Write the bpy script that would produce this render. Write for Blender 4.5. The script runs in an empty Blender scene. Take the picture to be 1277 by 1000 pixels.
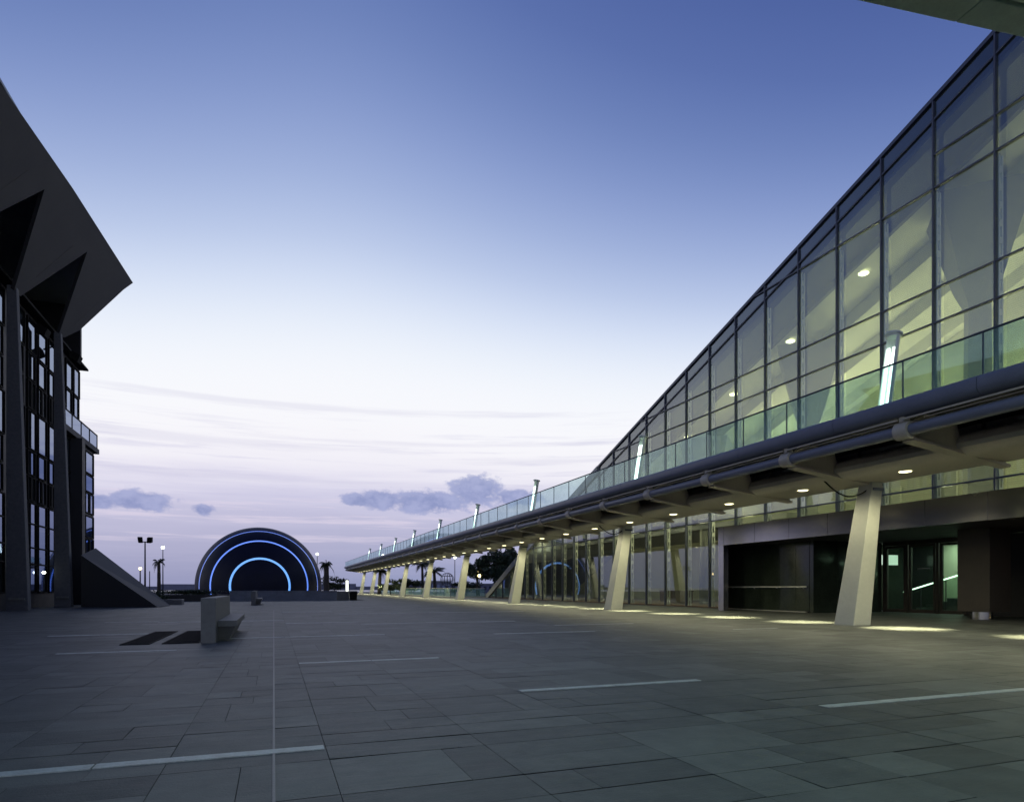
import bpy, bmesh, math, random
from mathutils import Vector, Matrix
R = math.radians
sc = bpy.context.scene
COL = sc.collection
random.seed(7)

# ------------------------------------------------------------------ helpers
def lin(r, g, b, a=1.0):
    f = lambda c: (c/255/12.92) if c/255 <= 0.04045 else ((c/255+0.055)/1.055)**2.4
    return (f(r), f(g), f(b), a)

ORIG = {}                                   # world origin of every Empty / thing

class MB:
    def __init__(s): s.v = []; s.f = []
    def add(s, vs, fs):
        o = len(s.v); s.v += [tuple(p) for p in vs]; s.f += [tuple(i+o for i in f) for f in fs]; return s
    def box(s, x0, x1, y0, y1, z0, z1):
        return s.add([(x0,y0,z0),(x1,y0,z0),(x1,y1,z0),(x0,y1,z0),(x0,y0,z1),(x1,y0,z1),(x1,y1,z1),(x0,y1,z1)],
                     [(0,3,2,1),(4,5,6,7),(0,1,5,4),(1,2,6,5),(2,3,7,6),(3,0,4,7)])
    def hexa(s, p):                          # 8 points: bottom ring, top ring
        return s.add(p, [(0,3,2,1),(4,5,6,7),(0,1,5,4),(1,2,6,5),(2,3,7,6),(3,0,4,7)])
    def prism(s, poly, vec):                 # planar polygon extruded along vec
        n = len(poly); v = Vector(vec)
        b = [tuple(p) for p in poly]; t = [tuple(Vector(p)+v) for p in poly]
        return s.add(b+t, [tuple(range(n))[::-1], tuple(range(n, 2*n))] + [(i, (i+1) % n, n+(i+1) % n, n+i) for i in range(n)])
    def tube(s, pts, rad, n=10, cap=True):
        pts = [Vector(p) for p in pts]
        if not isinstance(rad, (list, tuple)): rad = [rad]*len(pts)
        rings = []; up = None
        for i, p in enumerate(pts):
            d = (pts[min(i+1, len(pts)-1)]-pts[max(i-1, 0)]).normalized()
            if up is None: up = Vector((0,0,1)) if abs(d.z) < .9 else Vector((1,0,0))
            a = d.cross(up).normalized(); b = a.cross(d).normalized(); up = b
            rings.append([p+(a*math.cos(2*math.pi*k/n)+b*math.sin(2*math.pi*k/n))*rad[i] for k in range(n)])
        vs = [q for r in rings for q in r]; fs = []
        for i in range(len(rings)-1):
            for k in range(n): fs.append((i*n+k, i*n+(k+1) % n, (i+1)*n+(k+1) % n, (i+1)*n+k))
        if cap: fs += [tuple(range(n))[::-1], tuple(range((len(rings)-1)*n, len(rings)*n))]
        return s.add(vs, fs)
    def lathe(s, prof, cx, cy, n=24):        # [(r, z)]
        vs = []; fs = []
        for r, z in prof:
            for k in range(n): vs.append((cx+r*math.cos(2*math.pi*k/n), cy+r*math.sin(2*math.pi*k/n), z))
        for i in range(len(prof)-1):
            for k in range(n): fs.append((i*n+k, i*n+(k+1) % n, (i+1)*n+(k+1) % n, (i+1)*n+k))
        fs += [tuple(range(n))[::-1], tuple(range((len(prof)-1)*n, len(prof)*n))]
        return s.add(vs, fs)
    def build(s, name, mat, parent=None, smooth=False, bevel=0, fix=True, auto=None):
        o0 = ORIG.get(parent.name, Vector((0,0,0))) if parent else Vector((0,0,0))
        me = bpy.data.meshes.new(name)
        me.from_pydata([tuple(Vector(p)-o0) for p in s.v], [], s.f)
        if fix or bevel:
            bm = bmesh.new(); bm.from_mesh(me)
            if fix: bmesh.ops.recalc_face_normals(bm, faces=bm.faces)
            if bevel: bmesh.ops.bevel(bm, geom=[e for e in bm.edges if e.is_manifold and e.calc_face_angle(0) > .5], offset=bevel, segments=2, profile=.6, affect='EDGES', clamp_overlap=True)
            bm.to_mesh(me); bm.free()
        me.materials.append(mat)
        if smooth:
            for p in me.polygons: p.use_smooth = True
            if auto:
                me.set_sharp_from_angle(angle=R(auto))
        me.update()
        ob = bpy.data.objects.new(name, me); COL.objects.link(ob)
        if parent:
            ob.parent = parent; ORIG[ob.name] = o0
        else: ORIG[ob.name] = Vector((0,0,0))
        return ob

def tag(o, label, cat, group=None, kind=None):
    o['label'] = label; o['category'] = cat
    if group: o['group'] = group
    if kind: o['kind'] = kind
    return o
def thing(name, label, cat, loc=(0,0,0), group=None):
    o = bpy.data.objects.new(name, None); COL.objects.link(o); o.location = loc
    o.empty_display_size = .2; ORIG[o.name] = Vector(loc)
    return tag(o, label, cat, group)
def kids(o): return [c for c in bpy.data.objects if c.parent == o]
def dup(o, loc=None, label=None, parent=None):
    ch = kids(o); c = o.copy(); COL.objects.link(c); ORIG[c.name] = Vector(loc or (0,0,0))
    if parent: c.parent = parent
    if loc is not None: c.location = loc
    if label: c['label'] = label
    for k in ch: dup(k, None, None, c)
    return c
def shift_copy(o, parent, off):
    c = o.copy(); COL.objects.link(c); c.parent = parent; c.location = Vector(o.location)+Vector(off)
    for k in kids(o):
        q = k.copy(); COL.objects.link(q); q.parent = c
    return c

# ------------------------------------------------------------------ materials
class NT:
    def __init__(s, tree): s.t = tree; s.n = tree.nodes; s.l = tree.links
    def new(s, typ, **kw):
        n = s.n.new(typ)
        for k, v in kw.items(): setattr(n, k, v)
        return n
    def link(s, a, b): s.l.new(a, b)
    def setin(s, sock, v):
        if isinstance(v, bpy.types.NodeSocket): s.l.new(v, sock)
        else: sock.default_value = v
    def math(s, op, a, b=None, c=None, clamp=False):
        n = s.new('ShaderNodeMath', operation=op); n.use_clamp = clamp
        s.setin(n.inputs[0], a)
        if b is not None: s.setin(n.inputs[1], b)
        if c is not None: s.setin(n.inputs[2], c)
        return n.outputs[0]
    def mixc(s, f, a, b, mode='MIX'):
        n = s.new('ShaderNodeMix', data_type='RGBA', blend_type=mode)
        s.setin(n.inputs[0], f); s.setin(n.inputs[6], a); s.setin(n.inputs[7], b)
        return n.outputs[2]
    def noise(s, vec, scale, detail=4, rough=.55):
        n = s.new('ShaderNodeTexNoise'); n.inputs['Scale'].default_value = scale
        n.inputs['Detail'].default_value = detail; n.inputs['Roughness'].default_value = rough
        if vec is not None: s.l.new(vec, n.inputs['Vector'])
        return n.outputs['Fac']
    def ramp(s, f, stops, interp='LINEAR'):
        n = s.new('ShaderNodeValToRGB'); cr = n.color_ramp; cr.interpolation = interp
        while len(cr.elements) < len(stops): cr.elements.new(.5)
        for e, (p, c) in zip(cr.elements, stops): e.position = p; e.color = c if len(c) == 4 else (*c, 1)
        s.setin(n.inputs[0], f); return n.outputs[0]
    def smooth(s, v, a, b):
        n = s.new('ShaderNodeMapRange', interpolation_type='SMOOTHSTEP')
        s.setin(n.inputs[0], v); n.inputs[1].default_value = a; n.inputs[2].default_value = b
        return n.outputs[0]

def newmat(name):
    m = bpy.data.materials.new(name); m.use_nodes = True
    return m, NT(m.node_tree), m.node_tree.nodes['Principled BSDF']

def surf(name, col, rough=.6, metal=0, vary=.25, scale=3.0, stretch=(1,1,1), bump=.05, bscale=40, spec=.5):
    m, t, p = newmat(name)
    tc = t.new('ShaderNodeTexCoord'); mp = t.new('ShaderNodeMapping'); mp.inputs['Scale'].default_value = stretch
    geo = t.new('ShaderNodeNewGeometry')
    t.link(geo.outputs['Position'], mp.inputs['Vector'])
    n1 = t.noise(mp.outputs[0], scale, 5, .6); n2 = t.noise(mp.outputs[0], scale*9, 3, .6)
    f = t.math('ADD', t.math('MULTIPLY', n1, .65), t.math('MULTIPLY', n2, .35))
    lo = tuple(c*(1-vary) for c in col[:3]); hi = tuple(min(1, c*(1+vary)) for c in col[:3])
    c = t.ramp(f, [(.3, lo), (.7, hi)])
    t.link(c, p.inputs['Base Color'])
    p.inputs['Metallic'].default_value = metal
    p.inputs['Specular IOR Level'].default_value = spec
    r = t.math('ADD', t.math('MULTIPLY', t.math('SUBTRACT', n1, .5), .25), rough, clamp=True)
    t.link(r, p.inputs['Roughness'])
    if bump:
        b = t.new('ShaderNodeBump'); b.inputs['Strength'].default_value = bump*4; b.inputs['Distance'].default_value = .01
        t.link(t.noise(geo.outputs['Position'], bscale, 3), b.inputs['Height']); t.link(b.outputs[0], p.inputs['Normal'])
    return m

def glow(name, col, strength):
    m, t, p = newmat(name)
    p.inputs['Base Color'].default_value = (.8,.8,.8,1)
    p.inputs['Emission Color'].default_value = (*col, 1); p.inputs['Emission Strength'].default_value = strength
    return m

def glass(name, tint, ior=1.55, rough=.01, gain=1.0, wob=.0, dirt_haze=.03, gcol=(1,1,1), dcol=(.45,.52,.5)):
    m, t, p = newmat(name); t.n.remove(p)
    out = [n for n in t.n if n.type == 'OUTPUT_MATERIAL'][0]
    fr = t.new('ShaderNodeFresnel'); fr.inputs['IOR'].default_value = ior
    geo = t.new('ShaderNodeNewGeometry')
    f = t.math('MULTIPLY', t.math('MULTIPLY', fr.outputs[0], gain), t.math('SUBTRACT', 1, geo.outputs['Backfacing']), clamp=True)
    tr = t.new('ShaderNodeBsdfTransparent'); tr.inputs[0].default_value = (*tint, 1)
    gl = t.new('ShaderNodeBsdfGlossy'); gl.inputs['Roughness'].default_value = rough; gl.inputs['Color'].default_value = (*gcol, 1)
    if wob:
        b = t.new('ShaderNodeBump'); b.inputs['Strength'].default_value = wob; b.inputs['Distance'].default_value = .02
        t.link(t.noise(geo.outputs['Position'], .5, 1), b.inputs['Height']); t.link(b.outputs[0], gl.inputs['Normal'])
    mx = t.new('ShaderNodeMixShader'); t.link(f, mx.inputs[0]); t.link(tr.outputs[0], mx.inputs[1]); t.link(gl.outputs[0], mx.inputs[2])
    df = t.new('ShaderNodeBsdfDiffuse'); df.inputs[0].default_value = (*dcol, 1)  # milky haze on the panes painted in as a diffuse share
    mx2 = t.new('ShaderNodeMixShader'); mx2.inputs[0].default_value = dirt_haze
    nz = t.noise(geo.outputs['Position'], 1.2, 4)
    t.link(t.math('MULTIPLY', nz, dirt_haze*2), mx2.inputs[0])
    t.link(mx.outputs[0], mx2.inputs[1]); t.link(df.outputs[0], mx2.inputs[2])
    t.link(mx2.outputs[0], out.inputs[0])
    return m

M = {}
M['conc_cream'] = surf('cream_painted_concrete', (.45,.455,.395), .55, vary=.10, scale=1.2, bump=.04, bscale=60)
M['conc_grey'] = surf('grey_granite', (.125,.127,.13), .6, vary=.25, scale=6, bump=.05, bscale=70)
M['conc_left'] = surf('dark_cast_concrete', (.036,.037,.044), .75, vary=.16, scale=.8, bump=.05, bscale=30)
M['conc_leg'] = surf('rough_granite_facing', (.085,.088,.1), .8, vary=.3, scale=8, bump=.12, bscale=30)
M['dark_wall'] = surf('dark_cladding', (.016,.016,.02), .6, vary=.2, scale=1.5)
M['steel_blue'] = surf('blue_grey_steel', (.165,.18,.245), .42, vary=.12, scale=2, bump=.01)
M['steel_soffit'] = surf('taupe_painted_steel', (.50,.455,.39), .5, vary=.12, scale=1.5, bump=.02)
M['steel_frame'] = surf('dark_blue_frame', (.06,.07,.11), .4, vary=.15, scale=3, bump=0)
M['fin'] = surf('pale_slotted_steel', (.55,.55,.47), .5, vary=.1, scale=2, bump=0)
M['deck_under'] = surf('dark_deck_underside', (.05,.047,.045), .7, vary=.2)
M['portal'] = surf('brushed_bronze_panel', (.40,.39,.40), .24, metal=1, vary=.07, scale=.25, bump=0)
M['portal_dark'] = surf('polished_black_stone', (.026,.034,.026), .12, vary=.35, scale=1.2, bump=.01)
M['brown'] = surf('brown_stone_pillar', (.042,.034,.027), .5, vary=.25, scale=2)
M['chrome'] = surf('polished_steel', (.55,.54,.52), .2, metal=1, vary=.1, bump=0)
M['handrail'] = surf('brushed_handrail', (.75,.75,.7), .4, metal=.2, vary=.1, bump=0)
M['mast'] = surf('mast_shell_paint', (.62,.68,.63), .4, vary=.12, bump=.01)
M['wall_in'] = surf('cream_interior_plaster', (.52,.51,.34), .8, vary=.08, scale=.5, bump=0)
M['ceil_in'] = surf('white_interior_ceiling', (.52,.52,.39), .8, vary=.05, scale=.6, bump=0)
M['ceil_unlit'] = surf('unlit_tone_soffit', (.03,.036,.055), .7, vary=.1, bump=0)  # shade of the ceiling's unlit edge put into the colour
M['wood'] = surf('brown_timber_floor', (.12,.07,.04), .5, vary=.3, scale=3, stretch=(1,8,1))
M['col_in'] = surf('grey_interior_column', (.13,.13,.11), .6, vary=.1, bump=0)
M['roof'] = surf('grey_roof_cladding', (.2,.22,.26), .5, vary=.15, scale=1)
M['edge'] = surf('pale_edge_beam', (.36,.36,.33), .5, vary=.1)
M['dome'] = surf('navy_dome_shell', (.008,.009,.022), .55, spec=.2, vary=.3, scale=.9, bump=.02, bscale=4)
M['rim'] = surf('sky_reflection_rim', (.022,.022,.055), .6, spec=.2, vary=.2, scale=1)  # purple sky reflection on the outer shell put into the colour
M['basin'] = surf('blue_grey_stone_wall', (.17,.19,.24), .7, vary=.3, scale=1.2, stretch=(1,1,2))
M['leaf'] = surf('dark_green_leaf', (.035,.055,.025), .6, vary=.5, scale=1.2, bump=0)
M['palm'] = surf('palm_frond_leaf', (.045,.06,.028), .6, vary=.4, scale=1.2, bump=0)
M['bark'] = surf('brown_bark', (.06,.05,.04), .85, vary=.3, scale=5)
M['pole'] = surf('dark_pole_paint', (.03,.03,.035), .5, vary=.1)
M['black'] = surf('matt_black_rubber_and_shade', (.008,.008,.008), .8, spec=.15, vary=.1, bump=0)
M['blind'] = surf('beige_blind_slat', (.35,.34,.25), .6, vary=.08, bump=0)
M['canopy'] = surf('green_grey_canopy_panel', (.62,.74,.64), .6, vary=.2, scale=2)
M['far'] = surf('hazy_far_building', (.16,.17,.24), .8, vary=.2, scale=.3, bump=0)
M['bed'] = surf('dark_bronze_grate', (.012,.011,.013), .9, spec=.1, vary=.3, scale=9)
M['strip'] = surf('pale_stone_inlay', (.38,.40,.395), .5, vary=.4, scale=7, bump=.05)
M['joint'] = surf('pale_joint_strip', (.15,.15,.155), .5, vary=.3, scale=4)
M['lamp_warm'] = glow('warm_lamp_lens', (1,.9,.5), 4.5)
M['lamp_in'] = glow('interior_lamp_lens', (1,.97,.6), 5)
M['tube'] = glow('fluorescent_tube', (.84,1,.88), 3.2)
M['neon'] = glow('blue_neon_groove', (.085,.24,1), .95)
M['neon_dim'] = glow('dim_blue_neon_groove', (.06,.16,.75), .7)
M['neon_core'] = glow('cyan_neon_core', (.12,.40,1), 1.05)
M['lamp_white'] = glow('white_street_lamp', (.95,1,.9), 8)
M['lamp_amber'] = glow('amber_street_lamp', (1,.72,.3), 6)
M['stair_light'] = glow('stair_handrail_light', (.7,1,.75), 3)
M['lobby_panel'] = glow('pale_green_light_panel', (.72,.95,.76), .6)
M['sign_white'] = glow('white_lit_sign', (.95,1,.9), 2.2)
M['glass_up'] = glass('facade_glass', (.88,.94,.90), 1.95, .012, 1.35, .02, .035, (.9,.95,1))
M['glass_rail'] = glass('teal_railing_glass', (.84,.95,.94), 1.6, .01, 1.2, .0, .13, (.85,1,1), (.35,.62,.6))  # teal diffuse share stands for glow scattered in the glass
M['glass_door'] = glass('door_glass', (.86,.95,.89), 1.5, .01, 1.0, 0, .02)
M['glass_hall'] = glass('dark_mirror_glass', (.12,.13,.16), 2.3, .02, 1.4, .03, .02, (.6,.7,.95))

m, t, p = newmat('perforated_screen_fabric'); t.n.remove(p)
out = [n for n in t.n if n.type == 'OUTPUT_MATERIAL'][0]
geo = t.new('ShaderNodeNewGeometry')
wv = t.new('ShaderNodeTexWave', wave_type='BANDS', bands_direction='Z'); wv.inputs['Scale'].default_value = 4.2; wv.inputs['Distortion'].default_value = 0
t.link(geo.outputs['Position'], wv.inputs['Vector'])
tr = t.new('ShaderNodeBsdfTransparent'); tl = t.new('ShaderNodeBsdfTranslucent'); tl.inputs[0].default_value = (.62,.62,.50,1)
df = t.new('ShaderNodeBsdfDiffuse'); df.inputs[0].default_value = (.3,.32,.3,1)
m1_ = t.new('ShaderNodeMixShader'); m1_.inputs[0].default_value = .22; t.link(tl.outputs[0], m1_.inputs[1]); t.link(df.outputs[0], m1_.inputs[2])
m2_ = t.new('ShaderNodeMixShader'); t.link(t.math('ADD', .13, t.math('MULTIPLY', wv.outputs['Fac'], .09)), m2_.inputs[0]); t.link(tr.outputs[0], m2_.inputs[1]); t.link(m1_.outputs[0], m2_.inputs[2])
t.link(m2_.outputs[0], out.inputs[0]); M['screen'] = m

# paving: the tone of every slab is an attribute of its face
m, t, p = newmat('plaza_slab_stone')
at = t.new('ShaderNodeAttribute', attribute_name='tone'); geo = t.new('ShaderNodeNewGeometry')
mp = t.new('ShaderNodeMapping'); mp.inputs['Scale'].default_value = (.7, 5, 1); t.link(geo.outputs['Position'], mp.inputs[0])
n0 = t.noise(geo.outputs['Position'], .3, 4); n1 = t.noise(geo.outputs['Position'], 2.6, 6, .65); n2 = t.noise(mp.outputs[0], 3.2, 6, .7); n3 = t.noise(geo.outputs['Position'], 55, 3, .7)
off_ = t.new('ShaderNodeVectorMath', operation='ADD'); t.link(mp.outputs[0], off_.inputs[0])
sc_ = t.new('ShaderNodeVectorMath', operation='SCALE'); sc_.inputs[0].default_value = (37, 91, 13); t.link(at.outputs['Fac'], sc_.inputs['Scale']); t.link(sc_.outputs[0], off_.inputs[1])
n2 = t.noise(off_.outputs[0], 3.2, 6, .7)
f = t.math('ADD', t.math('MULTIPLY', at.outputs['Fac'], .22), t.math('ADD', t.math('MULTIPLY', n0, .2), t.math('ADD', t.math('MULTIPLY', n1, .40), t.math('ADD', t.math('MULTIPLY', n2, .24), t.math('MULTIPLY', n3, .07)))))
c = t.ramp(f, [(.36, (.038,.043,.043)), (.56, (.076,.083,.080)), (.74, (.128,.136,.128))])
stain = t.smooth(t.noise(geo.outputs['Position'], .9, 5, .7), .57, .70)
c = t.mixc(t.math('MULTIPLY', stain, .38), c, (.03,.034,.034,1))
t.link(c, p.inputs['Base Color'])
t.link(t.math('ADD', t.math('MULTIPLY', n2, .3), .42), p.inputs['Roughness'])
p.inputs['Specular IOR Level'].default_value = .35
b = t.new('ShaderNodeBump'); b.inputs['Strength'].default_value = .5; b.inputs['Distance'].default_value = .006
t.link(t.math('ADD', n3, t.math('MULTIPLY', n2, 1.2)), b.inputs['Height']); t.link(b.outputs[0], p.inputs['Normal'])
M['slab'] = m
M['grout'] = surf('dark_grout', (.042,.043,.04), .9, vary=.3, scale=5)
M['ground'] = surf('dark_asphalt_ground', (.06,.06,.065), .85, vary=.25, scale=.5)
m, t, p = newmat('sea_water'); p.inputs['Base Color'].default_value = (.03,.04,.065,1); p.inputs['Roughness'].default_value = .25
geo = t.new('ShaderNodeNewGeometry'); b = t.new('ShaderNodeBump'); b.inputs['Strength'].default_value = .6; b.inputs['Distance'].default_value = .3
t.link(t.noise(geo.outputs['Position'], .15, 4), b.inputs['Height']); t.link(b.outputs[0], p.inputs['Normal']); M['sea'] = m

# ------------------------------------------------------------------ ground
MB().box(-900, 900, -300, 190, -3.0, -.06).build('ground', M['ground'])
tag(bpy.data.objects['ground'], 'dark level ground around and beyond the plaza', 'ground', kind='structure')
MB().box(-6000, 6000, 190.2, 9000, -4, -1.2).build('sea', M['sea'])
tag(bpy.data.objects['sea'], 'dark blue sea on the horizon behind the dome', 'sea', kind='structure')
b = MB(); b.box(-46, 8.0, -8, 58.3, -.055, -.012); b.box(8.02, 23.3, -8, 136, -.055, -.012); b.box(23.32, 27.0, 8, 25.6, -.055, -.012)
o = b.build('plaza_base', M['grout']); tag(o, 'dark grout bed showing in the joints between plaza slabs', 'plaza', kind='structure')

# slabs
rng = random.Random(3)
xs = [0.0, .335]
while xs[-1] < 27: xs.append(xs[-1]+rng.choice([1.05,1.05,1.03,1.06]))
neg = [0.0, -.63]
while neg[-1] > -46: neg.append(neg[-1]-rng.choice([1.05,1.04,1.06]))
bands = [(xs[k], xs[k+1]) for k in range(len(xs)-1)] + [(neg[k+1], neg[k]) for k in range(len(neg)-1)]
ys = [-8.0]
while ys[-1] < 136: ys.append(ys[-1]+rng.choice([.36,.39,.39,.41,.44]))
V = []; F = []; T = []
g = .0022; gy = .0047
for (x0, x1) in bands:
    ymax = 58.3 if x1 <= 8.2 else 136
    if x1 > 27.0: continue
    ymin = -8 if x1 < 23.3 else 8.1
    ymax = 25.5 if x1 > 23.3 else ymax
    k = 0
    off = rng.choice([0, 0, 0, .13])
    while k < len(ys)-1:
        st = 1 if rng.random() < .78 else 2
        k2 = min(k+st, len(ys)-1)
        a, c = ys[k]+off, ys[k2]+off
        k = k2
        if c <= ymin or c > ymax: continue
        # some slabs are cut in two across the band
        cuts = [x0, x1]
        if x1-x0 > .5 and rng.random() < .55: cuts = [x0, x0+(x1-x0)*rng.choice([.3,.4,.5,.62,.7]), x1]
        for q in range(len(cuts)-1):
            z = rng.uniform(-.0012, .0012); o = len(V)
            tx, ty = rng.uniform(-.0012,.0012), rng.uniform(-.0012,.0012)
            V += [(cuts[q]+g, a+gy, z-tx-ty), (cuts[q+1]-g, a+gy, z+tx-ty), (cuts[q+1]-g, c-gy, z+tx+ty), (cuts[q]+g, c-gy, z-tx+ty)]
            F.append((o,o+1,o+2,o+3)); T.append(min(1,max(0,rng.gauss(.5,.27))))
me = bpy.data.meshes.new('plaza'); me.from_pydata(V, [], F); me.materials.append(M['slab'])
a = me.attributes.new('tone', 'FLOAT', 'FACE'); a.data.foreach_set('value', T)
o = bpy.data.objects.new('plaza', me); COL.objects.link(o)
tag(o, 'wide plaza of dark grey-green stone slabs in irregular courses', 'plaza', kind='structure')

b = MB()
for (x0, x1, y, w) in [(-2.4,.335,4.56,.11),(.345,2.44,9.77,.11),(2.46,4.76,6.32,.11),(4.77,7.9,4.5,.11),(-3.4,-1.6,12.6,.11),(-.89,2.46,15.1,.13),
                       (.345,2.55,20.9,.16),(2.48,7.49,19.7,.15),(4.94,7.66,14.4,.12),(-3.46,.33,22.9,.16),(-4.83,-2.78,17.3,.13),(2.58,4.98,27.5,.2),
                       (5.06,11,27.8,.2),(.335,2.56,30.5,.22),(7.74,10.44,17.1,.12),(11.37,12.9,13.7,.1),(-5.03,-3.49,23.45,.15)]:
    nseg = max(1, round((x1-x0)/1.1))
    for k in range(nseg):
        xa = x0+(x1-x0)*k/nseg; xb = x0+(x1-x0)*(k+1)/nseg-.012
        b.box(xa, xb, y-w/2, y+w/2, -.03, .006+.0005*k)
o = b.build('paving_inlay', M['strip']); tag(o, 'pale stone strips set between the dark plaza slabs', 'paving inlay', kind='structure')
o = MB().box(-.008, .008, -6, 34, -.03, .0055).build('joint_strip', M['joint']); tag(o, 'thin pale joint line running straight away across the plaza', 'paving joint', kind='structure')

# ------------------------------------------------------------------ benches
def bench(loc, label, L):
    t = thing('stone_bench', label, 'bench', loc, 'stone benches on the plaza')
    x, y, z = loc
    MB().box(x-.135, x+.135, y, y+L, -.004, .9).build('backrest', M['conc_grey'], t, bevel=.008)
    b = MB(); b.prism([(x+.138,y+.42,.30),(x+.50,y+.42,.30),(x+.50,y+.42,.425),(x+.138,y+.42,.425)], (0, L-.6, 0))
    b.build('seat', M['conc_grey'], t, bevel=.008)
    b = MB(); b.hexa([(x+.138,y+.62,-.004),(x+.33,y+.62,-.004),(x+.33,y+L-.4,-.004),(x+.138,y+L-.4,-.004),(x+.138,y+.46,.298),(x+.46,y+.46,.298),(x+.46,y+L-.22,.298),(x+.138,y+L-.22,.298)])
    b.build('foot', M['conc_grey'], t)
    return t
bench((-1.225,13.98,0), 'grey granite bench with tall slab back, nearest to the viewer beside dark floor grates', 4.4)
bench((-1.225,43.9,0), 'small far granite bench with slab back in front of the dome wall', 4.4)
for (x0, x1, lab) in [(-2.78,-2.27,'narrow dark floor grate farther from the near bench'),(-2.06,-1.40,'wide dark floor grate directly beside the near bench')]:
    t = thing('floor_grate', lab, 'grate', (x0,14.1,0), 'dark grates in the paving')
    b = MB()
    n = 34
    for k in range(n):
        y0 = 14.12+k*3.86/n
        b.box(x0+.03, x1-.03, y0, y0+.075, .002, .014)
    b.build('grille', M['bed'], t)
    b = MB(); b.box(x0, x0+.028, 14.08, 18.0, .001, .016); b.box(x1-.028, x1, 14.08, 18.0, .001, .016)
    b.box(x0+.028, x1-.028, 14.08, 14.11, .001, .0155); b.box(x0+.028, x1-.028, 17.97, 18.0, .001, .0155); b.build('rim', M['black'], t)
    MB().box(x0+.028, x1-.028, 14.11, 17.97, .0012, .0018).build('tray', M['black'], t)

# ------------------------------------------------------------------ slanted columns and light masts
ords = ['first slanted cream column, beside the dark stone entrance', 'second slanted cream column along the walkway, before the glass facade',
 'third slanted cream column from the entrance, before the sloping glass tip', 'fourth slanted cream column from the entrance, clear of the glass',
 'fifth slanted cream column from the entrance', 'sixth slanted cream column from the entrance', 'seventh slanted cream column from the entrance',
 'eighth slanted column, next to last at the far walkway end', 'farthest slanted column under the tip of the walkway']
b = MB(); h = .345
b.hexa([(-h,-h,-.01),(h,-h,-.01),(h,h,-.01),(-h,h,-.01),(.76-.215,-.235,4.3),(.76+.215,-.235,4.3),(.76+.215,.235,4.3),(.76-.215,.235,4.3)])
c0 = None
for k in range(9):
    loc = (16.2, 14.22+14.3*k, 0)
    if c0 is None:
        c0 = thing('slanted_column', ords[0], 'column', loc, 'slanted columns carrying the walkway')
        ORIG[c0.name] = Vector((0,0,0))
        b.build('shaft', M['conc_cream'], c0, bevel=.025)
        bb = MB(); bb.box(.55, .98, -.27, .27, 4.02, 4.1); bb.build('head_plate', M['steel_frame'], c0)
    else: dup(c0, loc, ords[k])
mords = ['first light mast with glowing white tubes, above the entrance column', 'second light mast with glowing tubes, before the glass slope',
 'third light mast from the entrance standing above the glass railing', 'fourth light mast from the entrance', 'fifth light mast from the entrance', 'sixth light mast from the entrance',
 'seventh light mast from the entrance', 'eighth light mast, next to last on the walkway', 'farthest light mast at the walkway tip']
m0 = None
lean = .17
for k in range(9):
    loc = (17.42, 14.3+14.3*k, 5.41)
    if m0 is None:
        m0 = thing('light_mast', mords[0], 'light mast', loc, 'light masts on the walkway'); ORIG[m0.name] = Vector((0,0,0))
        # back shell: half cylinder open towards the plaza, leaning
        vs = []; fs = []; n = 16
        for (z, r) in [(0,.20),(3.46,.185)]:
            for rr in (r, r-.02):
                for q in range(n+1):
                    an = R(-112+232*q/n); vs.append((lean*z+rr*math.cos(an), rr*math.sin(an), z))
        w = n+1
        for q in range(n):
            fs += [(q,q+1,2*w+q+1,2*w+q), (w+q,w+q+1,3*w+q+1,3*w+q), (2*w+q,2*w+q+1,3*w+q+1,3*w+q), (q,q+1,w+q+1,w+q)]
        fs += [(0,w,3*w,2*w), (n,w+n,3*w+n,2*w+n)]
        MB().add(vs, fs).build('shell', M['mast'], m0, smooth=True, auto=40)
        cp = MB(); cp.tube([(lean*3.462,0,3.462),(lean*3.5,0,3.5),(lean*3.53,0,3.53),(lean*3.57,0,3.57)], [.19,.20,.25,.25], 24); cp.build('cap', M['mast'], m0, smooth=True, auto=35)
        for s in (-1, 1):
            tb = MB(); tb.tube([(lean*.06-.06-.02*s, s*.08-.03, .06),(lean*3.1-.06-.02*s, s*.08-.03, 3.1)], .045, 12); tb.build('tube_lamp', M['tube'], m0, smooth=True, auto=40)
        bs = MB(); bs.tube([(0,0,-.005),(lean*.05,0,.05)], [.27,.27], 20); bs.build('base_collar', M['steel_blue'], m0)
    else: dup(m0, loc, mords[k])

# ------------------------------------------------------------------ elevated walkway
wk = thing('elevated_walkway', 'long elevated walkway with ribbed steel underside and glass railing', 'walkway', (17,0,0))
YS, YE, P = 2.0, 133.5, 3.575
RB0 = 14.22-6*P
ribs_y = [RB0+P*k for k in range(42) if RB0+P*k < 133]
Y0 = ribs_y[0]-P/2; Y1 = ribs_y[-1]+P*.55
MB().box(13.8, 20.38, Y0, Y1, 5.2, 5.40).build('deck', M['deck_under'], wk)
MB().box(13.82, 20.36, Y0+.02, Y1-.02, 5.402, 5.412).build('deck_paving', M['conc_grey'], wk)
prof = [(13.8,5.06),(13.72,5.06),(13.64,5.075),(13.57,5.11),(13.52,5.165),(13.50,5.23),(13.50,5.39),(13.515,5.43),(13.545,5.46),(13.59,5.47),(13.8,5.47)]
fb = MB(); fb.prism([(x, Y0+.006, z) for x, z in prof], (0, P-.012, 0)); fas = fb.build('fascia', M['steel_blue'], wk, smooth=True, auto=40)
cp = MB()
r0 = ribs_y[0]
rb = MB(); rb.prism([(13.84,r0-.05,4.93),(14.3,r0-.05,5.197),(15.42,r0-.05,5.197),(15.55,r0-.05,4.80),(17.1,r0-.05,4.42),(17.28,r0-.05,4.21),(13.9,r0-.05,4.60)], (0,.10,0))
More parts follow.
